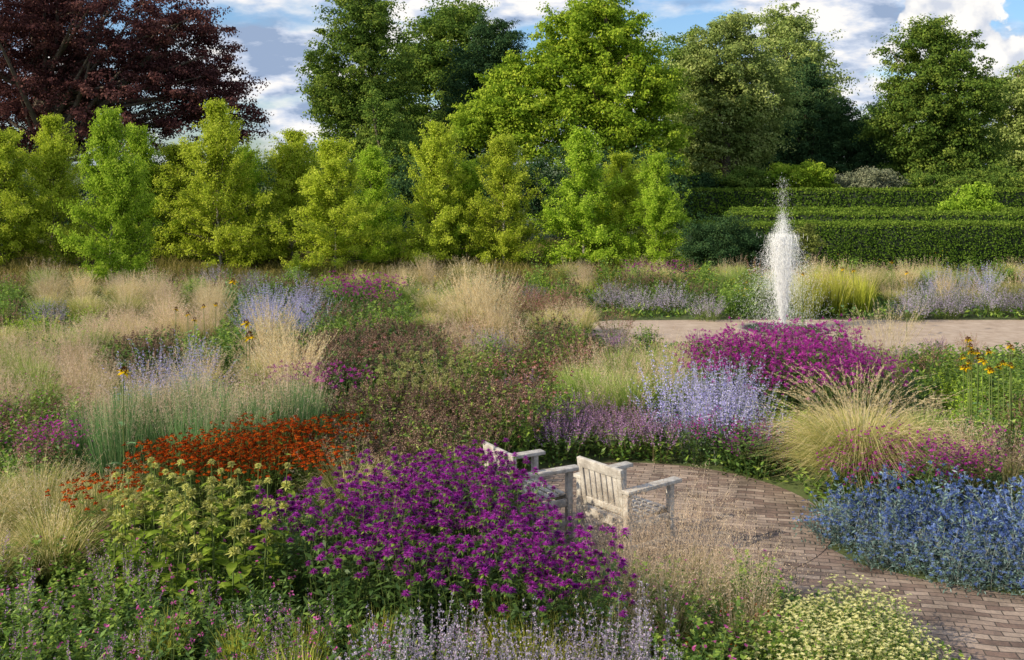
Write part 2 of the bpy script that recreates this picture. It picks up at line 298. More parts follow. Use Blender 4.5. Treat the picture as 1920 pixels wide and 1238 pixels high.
grass('thin','moor_grass','blade','straw',nv=1,nb=260,R0=.12,R1=.5,Hb=.6,bw=.006,arch=.8,ns=80,Rs=.75,Hs=1.6,sm='straw',hz=(22,.01,.04,.005),t0=.7,hv=.3)
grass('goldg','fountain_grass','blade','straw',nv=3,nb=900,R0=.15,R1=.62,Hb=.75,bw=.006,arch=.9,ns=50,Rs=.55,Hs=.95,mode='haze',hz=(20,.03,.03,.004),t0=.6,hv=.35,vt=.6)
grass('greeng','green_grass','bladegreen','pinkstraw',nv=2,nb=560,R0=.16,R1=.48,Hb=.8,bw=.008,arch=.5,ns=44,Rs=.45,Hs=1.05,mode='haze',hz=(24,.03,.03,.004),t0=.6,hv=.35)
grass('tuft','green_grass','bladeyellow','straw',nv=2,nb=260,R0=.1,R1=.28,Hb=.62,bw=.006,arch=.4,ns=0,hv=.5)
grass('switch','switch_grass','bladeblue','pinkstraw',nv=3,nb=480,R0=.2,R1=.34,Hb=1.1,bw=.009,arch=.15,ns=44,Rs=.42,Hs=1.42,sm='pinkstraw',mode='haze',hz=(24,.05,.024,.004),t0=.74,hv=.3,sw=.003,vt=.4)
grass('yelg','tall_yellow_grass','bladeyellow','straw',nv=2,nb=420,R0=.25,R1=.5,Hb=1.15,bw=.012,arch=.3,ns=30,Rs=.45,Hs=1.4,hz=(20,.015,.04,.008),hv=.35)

def add_plant(P,x,y,label,group,s=1.,rz=None):
    e=new(P['name'],None); e.empty_display_size=.1; e.location=(x,y,0); e.rotation_euler=(0,0,float(U(0,6.28)) if rz is None else rz); e.scale=(s,s,s*float(U(.93,1.07)))
    tag(e,label,P['cat'],group)
    for pn,me,st in P['parts']:
        o=new(pn,me,e)
        if st: o['kind']='stuff'
    for (lc,ro,ss,k) in P.get('ins',[]):
        o=new('flower_head',hm[k],e); o.location=lc; o.rotation_euler=ro; o.scale=(ss,)*3
    return e
def inpoly(x,y,po):
    c=False; n=len(po); j=n-1
    for i in range(n):
        xi,yi=po[i];xj,yj=po[j]
        if (yi>y)!=(yj>y) and x<(xj-xi)*(y-yi)/(yj-yi)+xi: c=not c
        j=i
    return c
CC=(1.3,10.95);CR=1.87
BP=[(1.7,9.5),(2.1,9.2),(2.5,8.65),(2.95,7.85),(4.1,6.3),(5.5,4.8),(9,4.8),(9,6.9),(6.2,8.0),(4.35,8.85),(3.6,9.2),(3.1,9.6),(2.9,10.1),(2.9,10.6)]
GR=[(1.3,22.8),(1.9,21.4),(3.2,20.6),(6,20.0),(14,20.0),(26,20.6),(26,24.2),(5,24.3),(2.2,24.2),(1.5,23.8)]
def onpath(x,y,mg=.0):
    if math.hypot(x-CC[0],y-CC[1])<CR+mg: return True
    return inpoly(x,y,BP) or inpoly(x,y,GR)
PL=[]
def drift(key,poly,z,sp,label,group=None,s=(.85,1.12),world=False,mg=.12):
    po=poly if world else [g(a,b,z) for a,b in poly]
    xs=[p[0] for p in po];ys=[p[1] for p in po]; pts=[]; y=min(ys); row=0
    while y<=max(ys)+1e-6:
        x=min(xs)+(row%2)*sp/2
        while x<=max(xs)+1e-6:
            a=x+float(U(-.22,.22))*sp; b=y+float(U(-.22,.22))*sp
            if inpoly(a,b,po) and not onpath(a,b,mg): pts.append((a,b))
            x+=sp
        y+=sp*.87; row+=1
    if not pts:
        c=(sum(xs)/len(xs),sum(ys)/len(ys)); pts=[c] if not onpath(*c) else []
    ks=[key] if isinstance(key,str) else key
    for a,b in pts:
        k=ks[int(R.integers(0,len(ks)))]; P=PR[k][int(R.integers(0,len(PR[k])))]
        add_plant(P,a,b,label,group or label,float(U(*s))); PL.append((a,b))
    return pts
# ---- foreground
drift(['geran','geran','spire'],[(-80,1030),(120,960),(300,1000),(420,1080),(330,1150),(150,1190),(-80,1180)],.5,.44,'mid green leafy clump with tiny pink flowers at the lower left','leafy pink flowered clumps at lower left')
drift(['gerdk','spire','gerdk'],[(-100,1180),(150,1190),(420,1090),(700,1110),(900,1110),(900,1400),(-100,1400)],.45,.42,'dark green leafy clump low in the bottom left foreground','dark leafy clumps in the foreground')
drift('geran',[(170,1010),(520,1000),(520,1060),(170,1080)],.5,.45,'green cranesbill clump at the foot of the near phlomis stalks','cranesbill clumps below the phlomis')
drift(['dian','dian','tuft'],[(200,1040),(400,1020),(720,1050),(720,1280),(200,1280)],.85,.48,'wiry grassy clump with thin stems and magenta dots in the foreground','wiry clumps in the foreground')
drift('beenear',[(500,900),(640,880),(760,845),(900,822),(985,870),(1010,925),(1125,990),(1130,1035),(930,1035),(720,1005),(520,960)],.95,.38,'deep purple bee balm in the big drift in front of the chairs','purple bee balm drift',s=(.92,1.1),mg=-.1)
drift('tuft',[(860,1120),(1100,1110),(1120,1240),(860,1250)],.45,.36,'yellow green grass tuft between bee balm and catmint','yellow green grass tufts')
drift('catmint',[(670,1150),(800,1120),(1240,1140),(1260,1270),(650,1270)],.7,.27,'grey lavender catmint with upright spikes along the bottom edge','catmint along the bottom edge')
drift(['lowbr','geran','lowbr'],[(1140,1080),(1300,1100),(1470,1080),(1500,1330),(1240,1330)],.3,.32,'low olive brown foliage clump below the pink hair grass','low olive brown clumps')
drift('cream',[(1470,1110),(1600,1095),(1690,1140),(1740,1250),(1600,1290),(1470,1280)],.35,.25,'mound of small cream flowers beside the brick path','cream flowered mounds by the path',mg=0)
drift('airy',[(1100,930),(1180,890),(1400,870),(1440,950),(1400,1015),(1120,1015)],.98,.39,'misty pink hair grass in front of the chairs','pink hair grass in front of the chairs',mg=-.5)
drift('goldg',[(-80,870),(200,850),(230,940),(120,985),(-80,990)],.7,.62,'golden green arching grass at the left edge','golden arching grass at the left edge')
drift('helen',[(245,828),(400,820),(480,782),(640,786),(640,820),(520,852),(400,862),(290,868)],.85,.34,'rusty orange helenium in the drift behind the yellow whorls','orange helenium drift',s=(.86,1.1))
drift('helen',[(160,905),(240,890),(250,920),(170,930)],.8,.42,'dark orange helenium at the left end of the drift')
drift('goldg',[(650,850),(750,845),(750,868),(650,872)],.7,.5,'pale yellow grass between helenium and bee balm')
drift('eryp',[(2.92,10.7),(2.95,10.1),(3.15,9.62),(3.65,9.22),(4.4,8.88),(5.9,8.2),(5.9,8.7),(4.3,9.4),(3.5,10.0),(3.3,10.8)],0,.27,'pale blue grey sea holly at the edge of the brick path','pale sea holly by the path',world=True,mg=-.1)
drift(['ery','ery','eryp'],[(3.25,10.3),(3.6,9.85),(4.3,9.35),(5.8,8.75),(6.2,10.3),(4.6,10.45),(3.6,10.5)],0,.33,'vivid blue sea holly in the mass beside the brick path','blue sea holly mass',world=True,mg=0,s=(.8,1.25))
drift('aster',[(3.3,10.7),(4.9,10.6),(5.2,11.2),(3.4,11.3)],0,.36,'magenta aster behind the blue sea holly','magenta asters behind the sea holly',world=True,mg=-.05)
drift('beige',[(1760,830),(1830,800),(1920,815),(1980,850),(1800,850)],.7,.5,'pale pink hair grass behind the sea holly')
drift('saldark',[(1820,770),(1900,720),(1990,740),(1990,830),(1870,830)],.75,.5,'red stemmed plant at the right edge above the sea holly')
drift(['bushg','gmix'],[(1800,740),(1990,700),(1990,760),(1820,800)],.75,.5,'leafy green plant at the right edge below the yellow daisies')
x,y=g(1612,925); e=add_plant(PR['big'][0],x,y,'huge arching straw coloured fountain grass beside the brick circle',None,1.0); PL+=[(x+a,y+b) for a in(-.6,0,.6) for b in (-.5,0,.5)]
# ---- middle
drift('perov',[(1235,690),(1330,665),(1440,690),(1440,730),(1250,735)],.95,.46,'silvery lavender blue russian sage left of the fountain grass','russian sage left of the fountain grass',s=(.95,1.15))
drift('lime',[(1395,750),(1450,730),(1520,735),(1500,780),(1400,785)],.65,.5,'bright lime green leafy mound between russian sage and fountain grass')
drift(['darkpur','aster'],[(1190,800),(1300,780),(1460,785),(1470,870),(1250,850)],.5,.35,'dark leaved purple flowered plant behind the brick circle','dark purple flowered plants behind the circle',mg=.05,s=(.75,1.))
drift('salpink',[(1010,770),(1090,735),(1230,740),(1250,790),(1180,830),(1000,840)],.5,.38,'dusky pink salvia spikes at the back of the brick circle','dusky salvias behind the circle')
drift('brownh',[(600,750),(740,705),(980,715),(1000,800),(830,850),(640,835)],.75,.42,'brown headed agastache in the large drift left of the circle','brown headed agastache drift',s=(.8,1.15))
drift(['echi','gmix','echi'],[(930,670),(1060,655),(1060,720),(930,740)],.95,.42,'faded red coneflower in the middle of the border','faded coneflowers')
drift('greeng',[(1070,665),(1300,640),(1310,700),(1100,715)],.75,.5,'green grass clump behind the salvias','green grass behind the salvias')
drift('beemag',[(1300,616),(1420,598),(1560,596),(1640,630),(1690,650),(1660,685),(1330,670)],.98,.44,'magenta bee balm in the drift before the fountain','magenta bee balm before the fountain')
drift('thin',[(1640,620),(1730,615),(1730,640),(1640,650)],.9,.8,'tall thin moor grass right of the magenta bee balm')
drift(['bushg','lime'],[(1760,655),(1850,630),(1960,640),(1960,720),(1800,710)],.8,.5,'fresh green leafy bush under the yellow daisies at the right','green bushes at the right')
drift('switch',[(150,740),(300,705),(600,715),(610,760),(420,785),(160,785)],.95,.42,'blue green upright switch grass with misty tops on the left','blue green switch grass')
drift('perov',[(220,655),(300,635),(410,635),(410,655),(230,670)],1.05,.5,'lavender russian sage behind the switch grass','russian sage behind the switch grass',s=(1.,1.2))
drift('beemag',[(520,690),(600,670),(660,680),(640,700),(530,705)],.85,.5,'magenta bee balm between switch grass and agastache')
drift(['beige','beige','gmix','greeng'],[(-80,640),(180,600),(200,700),(130,720),(-80,730)],.8,.5,'beige grass and leafy clump along the left edge','beige grasses at the left edge')
drift(['saldark','aster','gmix'],[(-80,740),(130,715),(150,820),(-80,830)],.7,.46,'dark red flowered plant at the left edge','dark red flowered plants at the left edge')
for px,py,k,l in ((505,562,'feather','pale feather grass fountain left of centre, beside the russian sage'),(548,600,'feather','smaller feather grass in front of the tall pale one')):
    x,y=g(px,py,1.4); add_plant(PR[k][0],x,y,l,None,1.05); PL.append((x,y))
drift('brownd',[(560,610),(700,585),(820,600),(810,650),(600,660)],.85,.5,'dark brown seedhead bush in the middle left','dark seedhead bushes')
drift(['gmix','bushg','redm'],[(830,640),(930,620),(960,660),(840,690)],.75,.46,'leafy plant with small flowers left of the coneflowers','leafy plants left of the coneflowers')
drift(['brownd','bushg'],[(160,635),(330,610),(340,640),(200,650)],.8,.5,'dark leafy bush behind the left russian sage')
drift(['gmix','gpale','bushg'],[(330,600),(430,600),(430,640),(340,640)],.8,.5,'green leafy plant beside the left feather grass')
drift('beige',[(150,580),(290,550),(400,560),(400,580),(180,600)],.85,.55,'pale buff grass mound in the left distance','buff grass mounds in the left distance')
drift('perov',[(440,525),(560,515),(610,545),(450,565)],1.0,.65,'far lavender russian sage in front of the birches','far russian sage before the birches')
drift(['gmix','bushg','lime','brownd'],[(600,560),(760,545),(790,580),(620,590)],.85,.55,'mixed leafy plant in the middle distance','middle distance leafy plants')
drift('beemag',[(635,522),(740,522),(745,535),(640,535)],.9,.6,'far magenta bee balm before the birches')
drift(['beige','redm','beige','mauve'],[(790,600),(870,575),(980,570),(990,620),(810,635)],.8,.55,'pinkish grass and seedheads around the central feather grass','pinkish plants in the centre')
for px,py,l in ((880,500,'tall cream feather grass in the centre distance'),(925,515,'cream feather grass just right of the tallest one')):
    x,y=g(px,py,1.5); add_plant(PR['feather'][1],x,y,l,None,1.15); PL.append((x,y))
drift('redm',[(-.3,24.5),(0.3,23.2),(1.1,22.4),(1.5,24.4),(1.2,25.5),(0,25.8)],0,.65,'reddish brown seedhead mound at the end of the gravel','reddish seedhead mounds by the gravel',world=True)
drift('mauve',[(2.7,24.4),(4.7,24.4),(4.7,25.5),(2.7,25.5)],0,.75,'grey lavender mound behind the gravel left of the fountain','lavender mounds left of the fountain',world=True)
drift('mauve',[(8.9,24.4),(13,24.4),(13,25.6),(8.9,25.6)],0,.8,'grey lavender mound behind the gravel right of the fountain','lavender mounds right of the fountain',world=True)
drift('yelg',[(6.7,24.6),(8.4,24.6),(8.4,26.6),(6.7,26.6)],0,.6,'tall yellow green grass right of the fountain','yellow green grass right of the fountain',world=True)
drift(['gmix','brownd','bushg'],[(2.7,25.8),(4.8,25.8),(4.8,26.8),(2.7,26.8)],0,.65,'leafy plant behind the left lavender mounds','plants behind the left lavender mounds',world=True)
drift('perov',[(10.4,27),(14.5,27),(14.5,28.2),(10.4,28.2)],0,.8,'far right lavender russian sage before the hedge','russian sage before the hedge',world=True)
drift('beemag',[(2.8,27.2),(4.6,27.2),(4.6,28.2),(2.8,28.2)],0,.8,'far magenta bee balm left of the fountain','far bee balm left of the fountain',world=True)
drift(['gold','greeng','bushg','goldg','redm'],[(1,28.4),(16,28.4),(17,31.5),(1,31.5)],0,.9,'mixed gold and green plants in front of the hedge','mixed plants before the hedge',world=True)
drift(['gold','gmix','bushg'],[(4.9,25.2),(6.7,25.2),(6.7,28.3),(4.9,28.3)],0,.65,'mixed plants right behind the fountain','mixed plants behind the fountain',world=True)
drift('lime',[(-40,585),(90,575),(90,590),(-40,605)],.6,.7,'pale green bush in the far left of the garden','pale green bushes at far left')
for (a,b,k,l) in ((2.1,21.9,'redm','reddish mound spilling onto the left end of the gravel'),(8.9,24.1,'mauve','lavender mound leaning onto the gravel right of the pool'),(4.4,24.2,'mauve','lavender mound leaning onto the gravel left of the pool')):
    add_plant(PR[k][0],a,b,l,None,.9); PL.append((a,b))

kd=kdtree.KDTree(len(PL))
for i,(a,b) in enumerate(PL): kd.insert((a,b,0),i)
kd.balance()
y=6.6; nf=0
while y<30:
    st=.48+.016*y
    x=-(.48*y+.5)
    while x<.48*y+.5:
        a=x+float(U(-.15,.15)); b=y+float(U(-.15,.15))
        d=kd.find((a,b,0))[2]
        if d>st*.8 and not onpath(a,b,.12):
            zn=math.sin(a*.9+1.3*math.sin(b*.5))+math.sin(b*.8+a*.3)
            sm_=1.
            if b<10.3: ks=['lowbr','geran'] if a>1. else ['gerdk','geran','spire']
            elif b<14: ks=['gmix','brownh','greeng','geran','bushg','salpink']
            elif 17.5<b<21 and a>1.5: ks=['geran','salpink','lowbr','redm']; sm_=.8
            elif b<19: ks=['brownh','salpink','redm','bushg'] if zn>.5 else (['greeng','gmix','bushg','gpale','mauve'] if zn>-.5 else ['beige','goldg','echi','gmix'])
            else: ks=['redm','brownd','mauve','gmix','bushg'] if zn>.6 else (['greeng','gmix','bushg','gpale','gold','lime'] if zn>-.3 else ['beige','goldg','feather','goldg','beige'])
            k=ks[int(R.integers(0,len(ks)))]; P=PR[k][int(R.integers(0,len(PR[k])))]
            zone='near' if b<12 else ('middle' if b<19 else 'far')
            add_plant(P,a,b,'%s filling the %s part of the border'%(P['name'].replace('_',' '),zone),'%s in the %s border'%(P['name'].replace('_',' '),zone),sm_*float(U(.7,1.15))*(.75 if k=='feather' else 1)); nf+=1
        x+=st
    y+=st*.87

# ---- phlomis stalks
wm=[];wo_=[]
for i in range(2):
    for lst,mt in ((wm,'phlomis'),(wo_,'whorlold')):
        h=MB(); ball(h,np.zeros((1,3)),.036,120,.022,.013,0,.62); star(h,np.zeros((1,3))-[[0,0,.012]],np.array([[0,0,1.]]),.07,8,-.1,.02,0); lst.append(h.mesh('flower_whorl',M[mt]))
def bigleaf(L,W,mt,fold=.3,droop=.35):
    mb=MB(); t=np.linspace(0,1,7); w=W*np.sin(np.pi*np.clip(t*.93+.07,0,1))**.8; w[0]=.008; w[-1]=.003
    x=t*L; z=.25*L*t-droop*L*t*t
    V=[];
    for i in range(7): V+= [[x[i],-w[i]/2,z[i]+fold*w[i]/2],[x[i],0,z[i]],[x[i],w[i]/2,z[i]+fold*w[i]/2]]
    Q=[]
    for i in range(6): Q+=[[3*i,3*i+3,3*i+4,3*i+1],[3*i+1,3*i+4,3*i+5,3*i+2]]
    mb.add(V,Q,.2+.6*np.repeat(U(0,1,7),3)); return mb.mesh('leaf',M[mt],True)
pl_leaf=bigleaf(.19,.1,'phleaf'); pl_leaf2=bigleaf(.16,.08,'olive'); st_mesh=MB(); st_mesh.tubes(np.array([[[0,0,0],[.01,.0,.35],[0,.008,.7],[0,0,1.0]]]),np.array([[.006,.006,.005,.004]])); st_mesh=st_mesh.mesh('stem',M['stem'],True)
def stalk(x,y,h,label,group,leaves=8,old=False):
    e=new('phlomis_stalk',None); e.location=(x,y,0); e.rotation_euler=(float(rn(1)[0])*.05,float(rn(1)[0])*.05,float(U(0,6.28))); tag(e,label,'flower stalk',group)
    s=new('stem',st_mesh,e); s.scale=(1,1,h)
    for k,zz in enumerate((1.0,.86,.71)):
        w=new('flower_whorl',(wo_ if old else wm)[k%2],e); w.location=(0,0,h*zz-.01); w.rotation_euler=(0,0,k*1.3); q=(.75,1.05,1.1)[k]; w.scale=(q,q,q)
    for k in range(leaves):
        l=new('leaf',pl_leaf2 if old else pl_leaf,e); zz=U(.3,.84)*h; l.location=(0,0,zz); l.rotation_euler=(0,float(U(-.3,.3)),k*2.4+float(U(-.4,.4))); q=float(U(.7,1.25))*(1.15-.7*zz/h); l.scale=(q,q,q)
def stalks(poly,z,sp,label,group,h,**kw):
    po=[g(a,b,z) for a,b in poly]; xs=[p[0] for p in po];ys=[p[1] for p in po]; y=min(ys)
    while y<max(ys):
        x=min(xs)
        while x<max(xs):
            a=x+float(U(-.3,.3))*sp;b=y+float(U(-.3,.3))*sp
            if inpoly(a,b,po): stalk(a,b,float(U(.82,1.1))*h,label,group,**kw)
            x+=sp
        y+=sp
stalks([(200,890),(300,865),(500,880),(540,915),(480,950),(300,960),(200,940)],1.0,.2,'phlomis stalk with stacked yellow green whorls before the orange helenium','near phlomis stalks',1.05)
stalks([(670,670),(760,640),(900,650),(900,690),(700,705)],1.0,.3,'distant phlomis stalk with pale whorls behind the brown agastache','far phlomis stalks',1.08,leaves=5,old=True)

def conemesh():
    h=MB(); star(h,np.zeros((1,3)),np.array([[0,0,1.]]),.06,11,-.35,.026,0); 
    c=MB(); ball(c,np.array([[0,0,.012]]),.022,60,.016,.01,0,1.3); return h.mesh('petals',M['yellow']),c.mesh('cone',M['browncore'])
pm,cm=conemesh(); glleaf=bigleaf(.22,.1,'bluegreen')
def yellowflower(px,py,z,label,group=None,lv=4,sc_=1.):
    x,y=g(px,py,z); e=new('yellow_coneflower',None); e.location=(x,y,0); e.rotation_euler=(0,0,float(U(0,6.28))); tag(e,label,'flower',group)
    s=new('stem',st_mesh,e); s.scale=(1,1,z)
    f=new('flower_head',cm,e); f.location=(0,0,z); f.rotation_euler=(.25,0,0); f.scale=(sc_,)*3
    p=new('petals',pm,f)
    for k in range(lv):
        l=new('leaf',glleaf,e); l.location=(0,0,z*(.25+.13*k)); l.rotation_euler=(0,-.3,k*2.5); l.scale=(.8-.1*k,)*3
yellowflower(232,697,1.5,'yellow coneflower on a tall stem above the switch grass at left',sc_=1.3)
yellowflower(468,632,1.6,'yellow coneflower with drooping petals before the left feather grass',sc_=1.6)
yellowflower(462,606,1.6,'yellow coneflower just above the drooping one',sc_=1.3)
yellowflower(437,528,1.7,'topmost far yellow coneflower before the birches',sc_=1.3)
for px,py in ((382,575),(352,590),(405,572),(330,580),(365,600)): yellowflower(px,py,1.3,'small far yellow flower in the left distance','small far yellow flowers',2)
for i in range(20):
    yellowflower(float(U(1805,1900)),float(U(628,705)),float(U(1.15,1.4)),'yellow coneflower in the bunch at the right edge','yellow coneflower bunch at the right',2,1.0)
for px,py in ((1580,505),(1672,492),(1600,508),(1505,515),(1700,512)): yellowflower(px,py,1.3,'yellow flower far away before the hedge','yellow flowers before the hedge',2)

# ---------------- setting
def sheet(name,poly,z,m):
    bm=bmesh.new(); bm.faces.new([bm.verts.new((a,b,z)) for a,b in poly]); me=bpy.data.meshes.new(name); bm.to_mesh(me); bm.free(); me.materials.append(m); o=new(name,me); o['kind']='structure'; return o
ms=noisemat('soil_and_lawn',[(.04,.035,.018),(.07,.085,.025),(.11,.15,.04),(.18,.16,.07)],.35,10,.4,.95,12)
sheet('ground',[(-400,-60),(400,-60),(400,700),(-400,700)],0,ms)
def brick(name):
    m,nt=NT(name); N=nt.nodes;L=nt.links; tc=N.new('ShaderNodeTexCoord')
    nw=N.new('ShaderNodeTexNoise'); nw.inputs['Scale'].default_value=1.1; nw.inputs['Detail'].default_value=2; L.new(tc.outputs['Object'],nw.inputs[0])
    wv=N.new('ShaderNodeVectorMath'); wv.operation='MULTIPLY_ADD'; wv.inputs[1].default_value=(.16,.16,0); L.new(nw.outputs['Color'],wv.inputs[0]); L.new(tc.outputs['Object'],wv.inputs[2])
    mp=N.new('ShaderNodeMapping'); mp.inputs['Rotation'].default_value=(0,0,math.radians(12)); L.new(wv.outputs[0],mp.inputs[0])
    b=N.new('ShaderNodeTexBrick'); b.inputs['Scale'].default_value=1; b.inputs['Brick Width'].default_value=.21; b.inputs['Row Height'].default_value=.085; b.inputs['Mortar Size'].default_value=.006; b.inputs['Mortar Smooth'].default_value=.5
    b.inputs['Color1'].default_value=(.19,.13,.105,1); b.inputs['Color2'].default_value=(.42,.335,.275,1); b.inputs['Mortar'].default_value=(.085,.07,.055,1); b.inputs['Bias'].default_value=-.05
    L.new(mp.outputs[0],b.inputs[0])
    n=N.new('ShaderNodeTexNoise'); n.inputs['Scale'].default_value=2.2; n.inputs['Detail'].default_value=8; n.inputs['Roughness'].default_value=.65; L.new(tc.outputs['Object'],n.inputs[0])
    r=ramp(nt,[(.5,.48,.44),(.9,.87,.83),(1.25,1.2,1.14)],[.34,.5,.66]); L.new(n.outputs[0],r.inputs[0])
    mx=N.new('ShaderNodeMix'); mx.data_type='RGBA'; mx.blend_type='MULTIPLY'; mx.inputs[0].default_value=1; L.new(b.outputs[0],mx.inputs[6]); L.new(r.outputs[0],mx.inputs[7])
    p=N.new('ShaderNodeBsdfPrincipled'); p.inputs['Roughness'].default_value=.85; L.new(mx.outputs[2],p.inputs['Base Color'])
    ma=N.new('ShaderNodeMath'); ma.operation='MULTIPLY_ADD'; ma.inputs[1].default_value=-1; L.new(b.outputs['Fac'],ma.inputs[0]); n2=N.new('ShaderNodeTexNoise'); n2.inputs['Scale'].default_value=30; L.new(tc.outputs['Object'],n2.inputs[0]); L.new(n2.outputs[0],ma.inputs[2])
    bp=N.new('ShaderNodeBump'); bp.inputs['Strength'].default_value=.7; bp.inputs['Distance'].default_value=.012; L.new(ma.outputs[0],bp.inputs['Height']); L.new(bp.outputs[0],p.inputs['Normal'])
    o=N.new('ShaderNodeOutputMaterial'); L.new(p.outputs[0],o.inputs[0]); return m
mbk=brick('worn_brick')
sheet('brick_path',BP,.008,mbk)
sheet('brick_circle',[(CC[0]+CR*math.cos(a*math.pi/40),CC[1]+CR*math.sin(a*math.pi/40)) for a in range(80)],.013,mbk)
sheet('gravel_path',GR,.008,noisemat('gravel',[(.34,.25,.18),(.47,.36,.27),(.57,.46,.36)],3,10,.5,.95,90))
mb=MB(); n=150000
yy=6+24*U(0,1,n)**1.2; xx=U(-1,1,n)*(.5*yy+1.5)
hx=.1+.12*np.abs(np.sin(xx*2.1+np.sin(yy*1.7)*1.5)); zz=U(0,1,n)*hx
poly_np=lambda po:np.array([inpoly(a,b,po) for a,b in zip(xx,yy)])
wb=.08*np.sin(xx*9)+.05*np.sin(yy*13)
msk=(np.hypot(xx-CC[0],yy-CC[1])>CR-.03+wb)&~poly_np(BP)&~poly_np(GR)&~poly_np([(2.8,11),(2.8,9.3),(4.3,8.4),(7,7),(7,11)])
xx,yy,zz=xx[msk],yy[msk],zz[msk]; n=len(xx); s=.035+.003*yy
mb.leaf(np.stack([xx,yy,zz+.014],1),rn(n,3)*[1,1,.4]+[0,0,.5],rn(n,3)*.5+[0,0,1],s*U(.6,1.3,n),s*.45,U(0,1,n))
o=new('ground_cover',mb.mesh('ground_cover',M['green'])); tag(o,'low green leaves covering the soil between the plants','ground cover',None,'stuff')
mb=MB(); n=60000; xx=U(-22,4.5,n); yy=U(28,44,n); h=U(.2,.55,n)*(.7+.3*np.sin(xx*1.3+yy)); P=np.zeros((n,3,3)); P[:,0]=np.stack([xx,yy,0*xx],1); P[:,1]=P[:,0]+np.stack([rn(n)*.05,rn(n)*.05,h*.6],1); P[:,2]=P[:,1]+np.stack([rn(n)*.12,rn(n)*.12,h*.4],1)
mb.ribbon(P,np.broadcast_to(np.array([.012,.012,.003]),(n,3)),U(0,1,n))
o=new('meadow_grass',mb.mesh('meadow_grass',M['meadow'])); tag(o,'golden brown meadow grass growing under the birches','meadow grass',None,'stuff')

# ---------------- hedges
def hedge(x0,x1,y0,y1,h,label,lf=.06,dens=700,mt='hedge'):
    e=new('hedge',None); e.location=(x0,y0,0); tag(e,label,'hedge')
    c=MB(); lx,ly=x1-x0,y1-y0; c.box((lx/2,ly/2,h/2-.05),(lx-.14,ly-.14,h-.1)); new('dark_core',c.mesh('inner',M['core']),e)  # solid near-black green box filling the hedge behind its leaves
    mb=MB()
    for face in ('f','t','b','l','r'):
        A={'f':lx*h,'b':lx*h*.2,'t':lx*ly*1.3,'l':ly*h,'r':ly*h}[face]; n=int(A*dens); a=U(0,1,n);b=U(0,1,n); j=rn(n)*.03
        und=.03*np.sin(a*lx*2.3)+.02*np.sin(a*lx*7)
        if face=='f': p=np.stack([a*lx,j+und,b*h],1); N=[0,-1,.1]
        if face=='b': p=np.stack([a*lx,ly+j,b*h],1); N=[0,1,.1]
        if face=='t': p=np.stack([a*lx,b*ly,h+j+und*.6],1); N=[0,0,1]
        if face=='l': p=np.stack([j,a*ly,b*h],1); N=[-1,0,.1]
        if face=='r': p=np.stack([lx+j,a*ly,b*h],1); N=[1,0,.1]
        N=np.array([N])+rn(n,3)*.5; D=np.cross(N,rn(n,3)); mb.leaf(p,D,N,lf*U(.7,1.3,n),lf*.65,np.clip(U(0,1,n)*.6+(.25 if face=='t' else 0)+(.3*(b>.93) if face=='f' else 0),0,1))  # lighter leaves on top and upper front rim: sunlight put into the colour
    f=new('foliage',mb.mesh('foliage',M[mt]),e)
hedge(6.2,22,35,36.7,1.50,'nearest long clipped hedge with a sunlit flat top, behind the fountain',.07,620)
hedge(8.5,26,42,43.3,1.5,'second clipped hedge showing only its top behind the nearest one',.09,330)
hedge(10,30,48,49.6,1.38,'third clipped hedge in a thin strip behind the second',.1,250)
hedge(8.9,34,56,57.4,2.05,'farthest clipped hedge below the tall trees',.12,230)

# ---------------- woody crowns
def clump_leaves(mb,cen,rad,per,L,W,vc=.5,axis=None):
    k=len(cen); n=k*per; u=unit(rn(n,3)); rr=U(0,1,n)**.5; c=np.repeat(cen,per,0); r=np.repeat(rad,per)
    off=u*(r*rr)[:,None]; off[:,2]*=.6
    if axis is not None:
        ax=np.repeat(axis,per,0); off=off+ax*(np.sum(off*ax,1)*.8)[:,None]; off[:,2]-=.14*r*rr
    N=unit(u+np.array([[0,0,.5]])+rn(n,3)*.55); D=np.cross(N,rn(n,3)); v=np.clip(np.repeat(U(0,1,k),per)*vc+U(0,1,n)*(1-vc),0,1)
    mb.leaf(c+off,D,N,L*U(.6,1.3,n),W*U(.7,1.2,n),v)
def limbs(mb,base,top,cen,r0,k=24,zmin=.25,seg=5):
    idx=R.integers(0,len(cen),k); P=np.zeros((k,seg,3)); s=U(zmin,.85,k); st=base+(top-base)*s[:,None]; en=cen[idx]
    hi=st[:,2]>en[:,2]-.3; st[hi,2]=np.maximum(base[2]+.3,en[hi,2]-1.2)
    t=np.linspace(0,1,seg)
    mid=(st+en)/2+rn(k,3)*.25+[[0,0,-.1]]
    for i,a in enumerate(t): P[:,i]=st*(1-a)**2+2*mid*a*(1-a)+en*a*a
    mb.tubes(P,(r0*.45*U(.5,1,k))[:,None]*np.linspace(1,.15,seg)[None],.5,0,6)
